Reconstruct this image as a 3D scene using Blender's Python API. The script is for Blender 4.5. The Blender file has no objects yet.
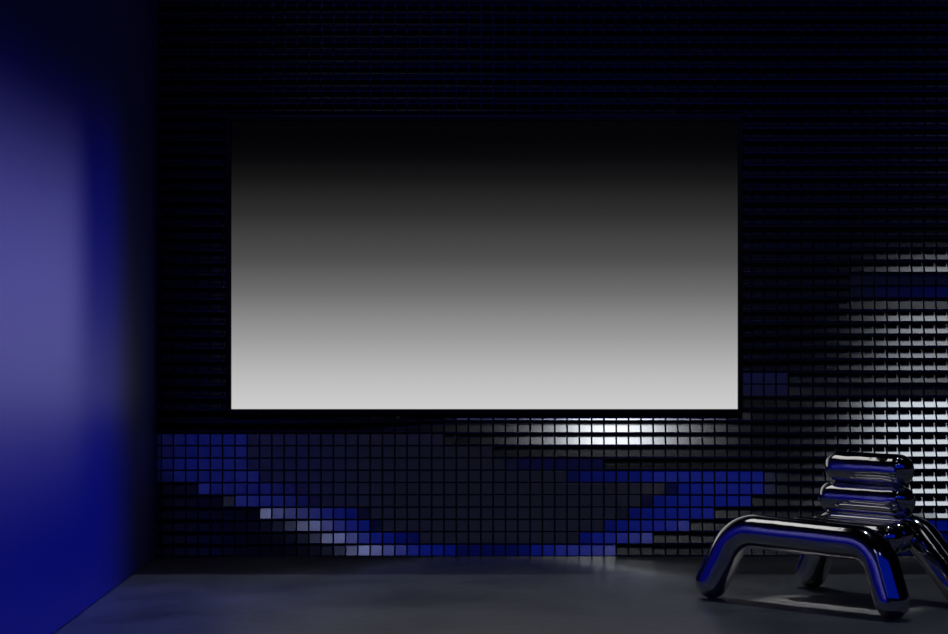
import bpy, bmesh, math, random
from mathutils import Vector, Matrix, noise
random.seed(7)
C = bpy.context.scene.collection
SC = bpy.context.scene
F = 2100.0            # focal length in pixels of a 948 px wide frame
D = 10.5              # distance from camera to the tiled wall
H = 1.195             # camera height
PXM = F / D           # pixels per metre on the tiled wall
WX0 = -1.585          # left wall plane

# ---------------------------------------------------------------- view
SC.view_settings.view_transform = 'Standard'
SC.view_settings.look = 'None'
SC.view_settings.exposure = 0.0
SC.view_settings.gamma = 1.0
SC.view_settings.use_curve_mapping = False
w = bpy.data.worlds.new('world'); SC.world = w; w.use_nodes = True
wn, wl = w.node_tree.nodes, w.node_tree.links
wt = wn.new('ShaderNodeTexCoord'); ws = wn.new('ShaderNodeSeparateXYZ'); wr = wn.new('ShaderNodeValToRGB')
wl.new(wt.outputs['Generated'], ws.inputs[0]); wl.new(ws.outputs['Z'], wr.inputs['Fac']); wl.new(wr.outputs['Color'], wn['Background'].inputs[0])
wr.color_ramp.elements[0].position = 0.06; wr.color_ramp.elements[0].color = (0.014, 0.014, 0.027, 1)
wr.color_ramp.elements[1].position = 0.17; wr.color_ramp.elements[1].color = (0.0002, 0.0002, 0.0008, 1)
SC.cycles.caustics_reflective = False
SC.cycles.caustics_refractive = False
w.node_tree.nodes['Background'].inputs[1].default_value = 1.0

cam = bpy.data.cameras.new('camera'); co = bpy.data.objects.new('camera', cam); C.objects.link(co)
cam.sensor_width = 36; cam.lens = F * 36 / 948; cam.clip_end = 100
co.location = (0, 0, H); co.rotation_euler = (math.pi / 2, 0, 0)
SC.camera = co

# ---------------------------------------------------------------- helpers
def mat(name, color, rough=0.5, metal=0.0, spec=0.5):
    m = bpy.data.materials.new(name); m.use_nodes = True
    b = m.node_tree.nodes['Principled BSDF']
    b.inputs['Base Color'].default_value = (*color, 1)
    b.inputs['Roughness'].default_value = rough
    b.inputs['Metallic'].default_value = metal
    b.inputs['Specular IOR Level'].default_value = spec
    return m, m.node_tree.nodes, m.node_tree.links, b

def link(name, me, m, parent=None):
    if m is not None: me.materials.append(m)
    o = bpy.data.objects.new(name, me); C.objects.link(o)
    if parent is not None: o.parent = parent
    return o

def bm_obj(name, bm, m, parent=None, smooth=False):
    me = bpy.data.meshes.new(name); bm.normal_update(); bm.to_mesh(me); bm.free()
    if smooth:
        for p in me.polygons: p.use_smooth = True
    return link(name, me, m, parent)

def add_box(bm, x0, x1, y0, y1, z0, z1, bev=0.0, segs=2):
    r = bmesh.ops.create_cube(bm, size=1)
    for v in r['verts']:
        v.co = Vector(((x0 + x1) / 2 + v.co.x * (x1 - x0), (y0 + y1) / 2 + v.co.y * (y1 - y0), (z0 + z1) / 2 + v.co.z * (z1 - z0)))
    if bev:
        es = {e for v in r['verts'] for e in v.link_edges}
        bmesh.ops.bevel(bm, geom=list(es), offset=bev, segments=segs, affect='EDGES', profile=0.5)

# ---------------------------------------------------------------- materials
# dark satin-polished metal tiles
m_tile, n, l, b = mat('tile_metal', (0.46, 0.47, 0.49), 0.19, 1.0)
m_edge, *_ = mat('tile_edge_metal', (0.06, 0.07, 0.17), 0.4, 1.0)  # dark blue tint stands in for faint blue glints along the edges
m_back, *_ = mat('wall_backing', (0.09, 0.09, 0.10), 0.25, 1.0, 0.5)
# concrete floor
m_floor, n, l, b = mat('dark_concrete', (0.1, 0.1, 0.11), 0.4, 0, 0.5)
tc = n.new('ShaderNodeTexCoord')
n1 = n.new('ShaderNodeTexNoise'); n1.inputs['Scale'].default_value = 2.2; n1.inputs['Detail'].default_value = 8; n1.inputs['Roughness'].default_value = 0.62
n2 = n.new('ShaderNodeTexNoise'); n2.inputs['Scale'].default_value = 14; n2.inputs['Detail'].default_value = 6; n2.inputs['Roughness'].default_value = 0.7
mx = n.new('ShaderNodeMix'); mx.data_type = 'FLOAT'; mx.inputs[0].default_value = 0.4
cr = n.new('ShaderNodeValToRGB')
cr.color_ramp.elements[0].position = 0.32; cr.color_ramp.elements[0].color = (0.036, 0.038, 0.043, 1)
cr.color_ramp.elements[1].position = 0.70; cr.color_ramp.elements[1].color = (0.165, 0.167, 0.172, 1)
l.new(tc.outputs['Object'], n1.inputs['Vector']); l.new(tc.outputs['Object'], n2.inputs['Vector'])
l.new(n1.outputs['Fac'], mx.inputs[2]); l.new(n2.outputs['Fac'], mx.inputs[3])
l.new(mx.outputs[0], cr.inputs['Fac']); l.new(cr.outputs['Color'], b.inputs['Base Color'])
rr = n.new('ShaderNodeMapRange'); rr.inputs['To Min'].default_value = 0.24; rr.inputs['To Max'].default_value = 0.5
l.new(n1.outputs['Fac'], rr.inputs['Value']); l.new(rr.outputs['Result'], b.inputs['Roughness'])
bp = n.new('ShaderNodeBump'); bp.inputs['Strength'].default_value = 0.12; bp.inputs['Distance'].default_value = 0.02
l.new(mx.outputs[0], bp.inputs['Height']); l.new(bp.outputs['Normal'], b.inputs['Normal'])
# blue satin side wall
m_side, n, l, b = mat('blue_grey_satin_paint', (0.07, 0.07, 0.28), 0.42, 0, 0.12)
# TV
m_bezel, *_ = mat('black_bezel', (0.003, 0.003, 0.004), 0.35, 0, 0.25)
m_case, *_ = mat('black_casing', (0.01, 0.01, 0.012), 0.5, 0, 0.4)
m_scr, n, l, b = mat('screen_showing_gradient', (0.004, 0.004, 0.004), 0.5, 0, 0.1)
uv = n.new('ShaderNodeTexCoord'); sp = n.new('ShaderNodeSeparateXYZ'); cr = n.new('ShaderNodeValToRGB')
l.new(uv.outputs['UV'], sp.inputs[0]); l.new(sp.outputs['Y'], cr.inputs['Fac'])
def s2l(v):
    v /= 255.0
    return v / 12.92 if v <= 0.04045 else ((v + 0.055) / 1.055) ** 2.4
GR = [(0.0, 206), (0.12, 186), (0.25, 153), (0.4, 110), (0.517, 78), (0.677, 46), (0.795, 22), (0.87, 8), (0.93, 3), (1.0, 2)]
els = cr.color_ramp.elements
els[0].position = GR[0][0]; els[1].position = GR[-1][0]
for p, v in GR[1:-1]: els.new(p)
for e, (p, v) in zip(els, GR):
    c = s2l(v); e.color = (c, c, c, 1)
l.new(cr.outputs['Color'], b.inputs['Emission Color']); b.inputs['Emission Strength'].default_value = 1.0
# chair
m_chair, n, l, b = mat('black_chrome_vinyl', (0.60, 0.60, 0.62), 0.075, 1.0)
tc = n.new('ShaderNodeTexCoord'); n1 = n.new('ShaderNodeTexNoise'); n1.inputs['Scale'].default_value = 16; n1.inputs['Detail'].default_value = 2
bp = n.new('ShaderNodeBump'); bp.inputs['Strength'].default_value = 0.10; bp.inputs['Distance'].default_value = 0.01
l.new(tc.outputs['Object'], n1.inputs['Vector']); l.new(n1.outputs['Fac'], bp.inputs['Height']); l.new(bp.outputs['Normal'], b.inputs['Normal'])

# ---------------------------------------------------------------- setting
bm = bmesh.new(); add_box(bm, WX0 - 0.12, 4.2, 1.2, D + 0.25, -0.12, 0)
o = bm_obj('floor', bm, m_floor); o['kind'] = 'structure'
bm = bmesh.new(); add_box(bm, WX0 - 0.12, WX0, 1.2, D + 0.25, 0.004, 3.4)
o = bm_obj('wall_left', bm, m_side); o['kind'] = 'structure'

# tiled wall: every tile is a thin bevelled plate, tilted upwards by a slowly varying angle
P = 12.3 / PXM
TS = P * 0.915
TH = 0.016
RIGHT_LAMP, MIDDLE_LAMP, MIDDLE_LOW = (9.3, 3.6), (8.1, 3.75), (7.2, 3.1)
DK = 47      # steep enough to mirror only the underside of the tile above
TILT = [  # one row of tiles per line, from the floor up: (image column, tilt in degrees)
    [(250, 29), (270, 29), (320, 24.5), (350, 21), (365, 18), (385, 17), (405, 15.8), (422, 12.5), (450, 10), (460, 8), (520, 8), (545, 12), (565, 14.5), (590, 14.5), (612, 16), (613, 35.5), (665, 35.5), (700, 'W'), (860, 20), (960, 20)],
    [(237, 29), (249, 29), (297, 24), (327, 20), (342, 17), (359, 15.8), (372, 12.5), (397, 9), (415, 8), (415, -2), (570, -2), (580, 8), (600, 12), (620, 13.5), (648, 15.5), (649, 35), (710, 33), (860, 18), (960, 18)],
    [(224, 29), (269, 24), (301, 20), (317, 17), (331, 15.5), (345, 12.5), (371, 9), (387, -2), (595, -2), (605, 8), (640, 11), (665, 12.5), (685, 15.5), (686, 33.5), (800, 30), (860, 16), (960, 14)],
    [(205, 29), (254, 28), (262, 20), (278, 16), (295, 14.5), (310, 13), (330, 10), (360, 8), (372, -2), (615, -2), (630, 8), (660, 10), (700, 11.5), (718, 14), (719, 31), (800, 30), (860, 26), (960, 'W')],
    [(190, 29), (226, 28), (234, 11), (270, 9), (305, 7), (330, -2), (640, -2), (650, 8), (680, 10), (730, 11), (748, 14), (749, 30), (835, 'W'), (960, 'W')],
    [(160, 29), (198, 27), (205, 8), (265, 8), (290, 6), (310, -2), (660, -2), (675, 8), (700, 11), (755, 13), (772, 20), (800, 30), (840, 'W'), (960, 'W')],
    [(157, 5), (180, 7.5), (230, 8), (255, 9), (275, -2), (555, -2), (575, 7), (640, 8), (660, 11), (755, 12), (775, 22), (800, 30), (845, 'W'), (960, 'W')],
    [(157, 6), (190, 8), (235, 8), (250, 7), (262, -2), (500, -2), (515, 5), (608, 5), (609, 38), (640, 38), (760, 36), (800, 38), (850, 'W'), (960, 'W')],
    [(157, 5), (190, 7), (235, 7.5), (248, 8), (256, -2), (490, -2), (496, 'M+8'), (560, 'M+7'), (720, 'M+7'), (760, 36), (800, 38), (850, 'W'), (960, 'W')],
    [(157, 5), (190, 7), (235, 7.5), (245, 8), (256, 1), (440, 1), (452, 'M+7'), (520, 'M+1'), (720, 'M+1'), (760, 36), (800, 36), (850, 'W'), (960, 'W')],
    [(157, DK), (350, DK), (450, 'M'), (720, 'M'), (760, 36), (800, 36), (850, 'W'), (960, 'W')],
    [(157, DK), (400, DK), (460, 'N'), (720, 'N'), (760, 36), (800, 36), (850, 'W'), (960, 'W')],
    [(157, 41), (740, 41), (745, 36), (800, 36), (850, 'W'), (960, 'W')],
    [(157, 41), (735, 41), (740, 3), (791, 3), (792, 24), (840, 24), (960, 24)],
    [(157, 41), (735, 41), (740, 3.5), (785, 3), (795, 36), (850, 'W+5'), (960, 'W+5')],
    [(157, 41), (735, 41), (740, 44), (800, 40), (850, 'W+4'), (960, 'W+4')],
    [(157, 41), (735, 41), (740, 44), (800, 42), (850, 'W+4'), (960, 'W+4')],
    [(157, 41), (735, 41), (740, 46), (800, 42), (850, 'W+4'), (960, 'W+4')],
    [(157, 41), (735, 41), (740, 48), (800, 42), (850, 'W+4'), (960, 'W+4')],
    [(157, 41), (735, 41), (740, 41), (810, 42), (850, 'W+4'), (960, 'W+4')],
    [(157, 41), (810, 41), (840, 42), (850, 26), (960, 25)],
    [(157, 41), (830, 41), (852, 41), (853, 18), (880, 15.5), (960, 14)],
    [(157, 41), (830, 41), (852, 41), (853, 18), (880, 17), (960, 16)],
    [(157, 41), (840, 41), (860, 36), (960, 35)],
    [(157, 41), (850, 41), (880, 37), (960, 36)],
    [(157, 41), (860, 41), (960, 41)],
]
LAMP = {'W': RIGHT_LAMP, 'M': MIDDLE_LAMP, 'N': MIDDLE_LOW}
def row_val(pts, x, z):
    pts = [(a, c if not isinstance(c, str) else math.degrees(math.atan2(LAMP[c[0]][1] - z, D - LAMP[c[0]][0])) / 2 + float(c[1:] or 0)) for a, c in pts]
    if x <= pts[0][0]: return pts[0][1]
    for (x0, a), (x1, c) in zip(pts, pts[1:]):
        if x <= x1: return a + (c - a) * (x - x0) / (x1 - x0)
    return pts[-1][1]
def tilt(px, j, z):
    if j < len(TILT): return row_val(TILT[j], px, z) + math.degrees(math.atan((H - z) / D)) / 2   # the view falls lower down
    return 45.5
tb = bmesh.new(); add_box(tb, -TS / 2, TS / 2, 0, TH, -TS / 2, TS / 2, 0.0018, 2)
tb.verts.ensure_lookup_table(); tv = [v.co.copy() for v in tb.verts]; tb.verts.index_update()
tf = [[v.index for v in f.verts] for f in tb.faces]; front = [abs(f.normal.y + 1) < 0.01 for f in tb.faces]; tb.free()
verts, faces = [], []
ncol = int((4.0 - WX0) / P); nrow = int(3.2 / P)
for i in range(-1, ncol):
    for j in range(nrow):
        cx = WX0 + 0.0205 + P * (i + 0.5); cz = P * (j + 0.5) - 0.002
        if -0.34 < cx < 0.34 and 1.26 < cz < 1.74: continue      # opening for the television's mount
        px = 474 + cx * PXM
        if 233 < px < 735 and 0.76 < cz < 2.12: th = 10.0          # behind the television
        else: th = tilt(px, j, cz)
        yaw = max(0.0, min(5.0, (-0.85 - cx) * 9)) if j < 11 and th < 25 else 0.0
        R = Matrix.Rotation(math.radians(yaw), 3, 'Z') @ Matrix.Rotation(math.radians(-th), 3, 'X')
        xa, xb = (TS / 2 - 0.016, TS / 2) if i < 0 else (-TS / 2, TS / 2)   # the first column is cut narrow at the corner
        k = len(verts)
        for v in tv:
            q = R @ Vector((xa + (v.x / TS + 0.5) * (xb - xa), v.y, v.z))
            verts.append((q.x + cx, q.y + D, q.z + cz))
        faces += [[k + a for a in f] for f in tf]
me = bpy.data.meshes.new('wall_back')
nt = len(faces)
k = len(verts)
x0, x1, y0, y1, z0, z1 = WX0, 4.2, D + 0.04, D + 0.2, 0.0, 3.3
verts += [(x0, y0, z0), (x1, y0, z0), (x1, y0, z1), (x0, y0, z1), (x0, y1, z0), (x1, y1, z0), (x1, y1, z1), (x0, y1, z1)]
faces += [[k + a for a in f] for f in ((0, 1, 2, 3), (5, 4, 7, 6), (4, 0, 3, 7), (1, 5, 6, 2), (3, 2, 6, 7), (4, 5, 1, 0))]
me.from_pydata(verts, [], faces)
o = link('wall_back', me, m_tile); me.materials.append(m_back); me.materials.append(m_edge)
nf = len(front)
for q, p in enumerate(me.polygons): p.material_index = 1 if q >= nt else (0 if front[q % nf] else 2)
o['kind'] = 'structure'

# ---------------------------------------------------------------- television
TY = D - 0.035                       # front of the screen
def wx(px, Y=TY): return (px - 474) * Y / F
def wz(py, Y=TY): return H + (317 - py) * Y / F
tvr = bpy.data.objects.new('television', None); C.objects.link(tvr)
tvr.location = (wx(484.5), TY, wz(265))
tvr['label'] = 'huge black-framed flat television on the tiled wall showing a black to light grey gradient'
tvr['category'] = 'television'
def rel(bm):
    for v in bm.verts: v.co -= tvr.location
X0, X1, Z0, Z1 = wx(225.5), wx(743), wz(414.5), wz(116.5)
SX0, SX1, SZ0, SZ1 = wx(231.5), wx(737.6), wz(409), wz(121)
# bezel: a rectangular ring with a chamfered front edge
bm = bmesh.new()
def ring(a0, a1, c0, c1, y): return [bm.verts.new((a0, y, c0)), bm.verts.new((a1, y, c0)), bm.verts.new((a1, y, c1)), bm.verts.new((a0, y, c1))]
c = 0.003
rs = [ring(X0, X1, Z0, Z1, TY + 0.010), ring(X0, X1, Z0, Z1, TY - 0.004 + c), ring(X0 + c, X1 - c, Z0 + c, Z1 - c, TY - 0.004),
      ring(SX0 - 0.003, SX1 + 0.003, SZ0 - 0.003, SZ1 + 0.003, TY - 0.004), ring(SX0, SX1, SZ0, SZ1, TY + 0.002), ring(SX0, SX1, SZ0, SZ1, TY + 0.010)]
for A, B in zip(rs, rs[1:] + rs[:1]):
    for i in range(4): bm.faces.new((A[i], A[(i + 1) % 4], B[(i + 1) % 4], B[i]))
bmesh.ops.recalc_face_normals(bm, faces=bm.faces); rel(bm)
bm_obj('bezel', bm, m_bezel, tvr)
bm = bmesh.new(); add_box(bm, SX0, SX1, TY, TY + 0.008, SZ0, SZ1)
bm.faces.ensure_lookup_table(); ul = bm.loops.layers.uv.new('UVMap')
for f in bm.faces:
    for lp in f.loops:
        lp[ul].uv = ((lp.vert.co.x - SX0) / (SX1 - SX0), (lp.vert.co.z - SZ0) / (SZ1 - SZ0))
rel(bm); bm_obj('screen', bm, m_scr, tvr)
bm = bmesh.new(); add_box(bm, X0 + 0.02, X1 - 0.02, TY + 0.004, TY + 0.011, Z0 + 0.02, Z1 - 0.02, 0.008); rel(bm)
bm_obj('rear_casing', bm, m_case, tvr)
bm = bmesh.new(); add_box(bm, -0.3, 0.3, TY + 0.009, D + 0.041, 1.3, 1.7, 0.004); rel(bm)
bm_obj('wall_mount', bm, m_case, tvr)

# ---------------------------------------------------------------- inflated tube chair
def fillet(pts, rads, step=0.02):
    out = [Vector(pts[0])]
    for i in range(1, len(pts) - 1):
        p, a, b2 = Vector(pts[i]), Vector(pts[i - 1]), Vector(pts[i + 1])
        u, v = (a - p).normalized(), (b2 - p).normalized()
        ang = u.angle(v); t = rads[i - 1] / math.tan(ang / 2)
        s, e = p + u * t, p + v * t
        cen = p + (u + v).normalized() * (rads[i - 1] / math.sin(ang / 2))
        for k in range(15):
            w_ = k / 14
            q = (s - cen).lerp(e - cen, w_).normalized() * rads[i - 1]
            # slerp for an even arc
            A, B = (s - cen).normalized(), (e - cen).normalized(); om = A.angle(B)
            q = (A * math.sin((1 - w_) * om) + B * math.sin(w_ * om)) / math.sin(om) * rads[i - 1]
            out.append(cen + q)
    out.append(Vector(pts[-1]))
    # resample
    res = [out[0]]
    for a, b2 in zip(out, out[1:]):
        d = (b2 - a).length; m_ = max(1, int(d / step))
        for k in range(1, m_ + 1): res.append(a.lerp(b2, k / m_))
    return res

def tube_mesh(path, r, seed, wr=0.0, ends=0.0):
    """round tube with dome ends; wr = puckers of the inflated skin, strongest in the last 'ends' metres"""
    bm = bmesh.new(); NS = 48
    n_ = len(path); tang = []
    for i in range(n_):
        a = path[max(i - 1, 0)]; b2 = path[min(i + 1, n_ - 1)]; tang.append((b2 - a).normalized())
    rings = []; nd = 12
    sec = []
    for k in range(nd):      # start dome
        ph = math.pi / 2 * (1 - k / nd)
        sec.append((path[0] - tang[0] * r * math.sin(ph), tang[0], r * math.cos(ph)))
    for p, t in zip(path, tang): sec.append((p, t, r))
    for k in range(1, nd + 1):
        ph = math.pi / 2 * k / nd
        sec.append((path[-1] + tang[-1] * r * math.sin(ph), tang[-1], r * math.cos(ph)))
    up = Vector((0, 0, 1))
    x = tang[0].cross(up)
    if x.length < 1e-3: x = Vector((1, 0, 0))
    x.normalize()
    L = sum((a[0] - b2[0]).length for a, b2 in zip(sec, sec[1:])); s = 0; prev = None
    for p, t, rad in sec:
        if prev is not None: s += (p - prev).length
        prev = p
        x = (x - t * x.dot(t)).normalized(); y = t.cross(x)
        if rad < 1e-4: rings.append([bm.verts.new(p)]); continue
        row = []
        for q in range(NS):
            a = 2 * math.pi * q / NS
            dr = x * math.cos(a) + y * math.sin(a)
            k = 0.25
            if ends: k += math.exp(-(min(s, L - s) - 0.05) ** 2 / (2 * ends * ends))
            nz = noise.noise(Vector((math.cos(a) * 2.2, math.sin(a) * 2.2, s * 14 + seed * 7.3)))
            row.append(bm.verts.new(p + dr * (rad + wr * k * nz * min(1, rad / r))))
        rings.append(row)
    for A, B in zip(rings, rings[1:]):
        if len(A) == 1:
            for q in range(NS): bm.faces.new((A[0], B[(q + 1) % NS], B[q]))
        elif len(B) == 1:
            for q in range(NS): bm.faces.new((A[q], A[(q + 1) % NS], B[0]))
        else:
            for q in range(NS): bm.faces.new((A[q], A[(q + 1) % NS], B[(q + 1) % NS], B[q]))
    bmesh.ops.recalc_face_normals(bm, faces=bm.faces)
    return bm

R0 = 0.071
base = Vector((1.56, 8.80, 0))
ch = bpy.data.objects.new('lounge_chair', None); C.objects.link(ch); ch.location = base
ch['label'] = 'low black glossy chair of inflated bent tubes standing on the dark concrete floor'
ch['category'] = 'chair'
def V(x, y, z): return Vector((x, y, z)) - base
ZS = 0.292
FL, FR, BL, BR = (1.0106, 8.918), (1.652, 8.298), (1.4916, 9.267), (2.004, 8.624)
FLc, FRc, BLc, BRc = (1.11, 8.867), (1.605, 8.388), (1.55, 9.165), (1.868, 8.864)
zb = R0 + 0.001
bm = tube_mesh(fillet([V(*FL, zb), V(*FLc, ZS + 0.006), V(*FRc, ZS - 0.006), V(*FR, zb)], [0.16, 0.15]), R0, 1, 0.0018)
bm_obj('arched_leg_tube', bm, m_chair, ch, True)
bm = tube_mesh(fillet([V(*BL, zb), V(*BLc, ZS), V(*BRc, ZS), V(*BR, zb)], [0.10, 0.14]), R0, 2, 0.0018)
bm_obj('arched_leg_tube', bm, m_chair, ch, True)
def lerp2(a, b2, t): return (a[0] + (b2[0] - a[0]) * t, a[1] + (b2[1] - a[1]) * t)
for k, t in enumerate((0.50, 0.74)):
    a = lerp2(FLc, BLc, t); b2 = lerp2(FRc, BRc, t)
    a2 = lerp2(a, b2, 0.16); b3 = lerp2(a, b2, 0.93)
    N = 24
    bm = tube_mesh([V(*lerp2(a2, b3, q / N), ZS - 0.014) for q in range(N + 1)], 0.066, 3 + k, 0.002, 0.04)
    bm_obj('seat_roll', bm, m_chair, ch, True)
def along(t): return (1.538 + 0.641 * t, 9.177 - 0.62 * t)
for k, (t0, t1, z, r) in enumerate(((0.047, 0.417, 0.412, 0.069), (0.084, 0.412, 0.544, 0.068))):
    N = 24
    bm = tube_mesh([V(*along(t0 + (t1 - t0) * q / N), z) for q in range(N + 1)], r, 8 + k, 0.0025, 0.04)
    bm_obj('back_roll', bm, m_chair, ch, True)

# ---------------------------------------------------------------- lights
def area(name, loc, aim, sx, sy, radiance, color, spread=180, roll=0):
    ld = bpy.data.lights.new(name, 'AREA'); ld.shape = 'RECTANGLE'; ld.size = sx; ld.size_y = sy
    ld.energy = radiance * sx * sy * math.pi; ld.color = color; ld.spread = math.radians(spread)
    o = bpy.data.objects.new(name, ld); C.objects.link(o); o.location = loc
    d = Vector(aim) - Vector(loc)
    o.rotation_euler = d.to_track_quat('-Z', 'Y').to_euler()
    return o
BLUE = (0.0, 0.03, 1.0)
# big blue softbox above and behind the camera's field
area('blue_softbox', (1.8, 4.0, 3.3), (1.8, 10.5, 1.3), 6.6, 2.3, 0.24, BLUE)
# white strip softbox over it
area('left_strip_softbox', (-1.0, 4.6, 4.62), (-1.0, 10.5, 0.6), 0.9, 0.4, 0.46, (0.48, 0.54, 1.0), 90)
area('added_upright_strip', (-1.5, 4.1, 3.3), (0.6, 9.5, 1.0), 0.14, 2.2, 0.07, (0.9, 0.93, 1.0), 90)  # added for the white edge reflected in the chair's front leg
area('right_strip_softbox', (1.05, 4.6, 4.62), (1.05, 10.5, 0.6), 0.6, 0.3, 0.6, (0.42, 0.45, 1.0), 90)
# white ceiling softboxes close to the tiled wall
area('right_ceiling_softbox', (3.35, 9.3, 3.6), (3.35, 10.5, 0.9), 1.5, 0.6, 0.43, (0.88, 0.94, 1.0), 80)
area('middle_ceiling_softbox', (0.95, 8.1, 3.75), (0.95, 10.5, 0.6), 0.55, 0.7, 0.40, (0.93, 0.96, 1.0), 60)
area('added_low_light', (0.98, 7.2, 3.1), (0.98, 10.5, 0.69), 0.5, 0.35, 0.35, (0.93, 0.96, 1.0), 40)  # added to brighten the tile row just below the television
# ceiling softbox high in the corner over the television
area('corner_ceiling_softbox', (-0.55, 10.3, 3.65), (0.9, 8.9, 0.4), 1.7, 1.0, 0.22, (1.0, 0.98, 0.95), 90)
# parallel back light passing over the top of the tiled wall, which shades the floor at its foot
TAN = (D - 9.727) / 3.3
area('floor_back_light', (1.3, 6.8 + 5.2 * TAN, 5.2), (1.3, 6.8, 0), 5.8, 9.0, 0.145, (0.72, 0.83, 1.0), 1.0)
# added narrow beam through the seat gap, makes the bright streak on the floor
SPX, SPY = 1.50, 8.72
sl = area('added_streak_beam', (SPX, SPY + 3.2 * TAN, 3.2), (SPX, SPY, 0), 0.62, 0.28, 0.9, (1.0, 0.96, 0.92), 3)
sl.rotation_euler = (Matrix.Rotation(math.atan2(-0.62, 0.641), 4, 'Z') @ Matrix.Rotation(0.0, 4, 'X')).to_euler()
d = Vector((0, -TAN, -1)).normalized(); ax = Vector((0.641, -0.62, 0)); ax = (ax - d * ax.dot(d)).normalized(); ay = (-d).cross(ax)
sl.rotation_euler = Matrix((ax, ay, -d)).transposed().to_euler()
# blue wash on the side wall
area('blue_wall_wash', (0.6, 9.35 - 2.5, 2.75), (-1.585, 9.35 - 2.5, 0.6), 5.0, 1.7, 0.65, BLUE, 24)
# added light, stands in for the screen's blurred reflection on the side wall
area('added_reflection_patch', (0.6, 8.5 - 1.5, 2.75), (-1.585, 8.5 - 1.5, 1.30), 2.9, 0.66, 1.15, (1.0, 0.93, 0.62), 20)
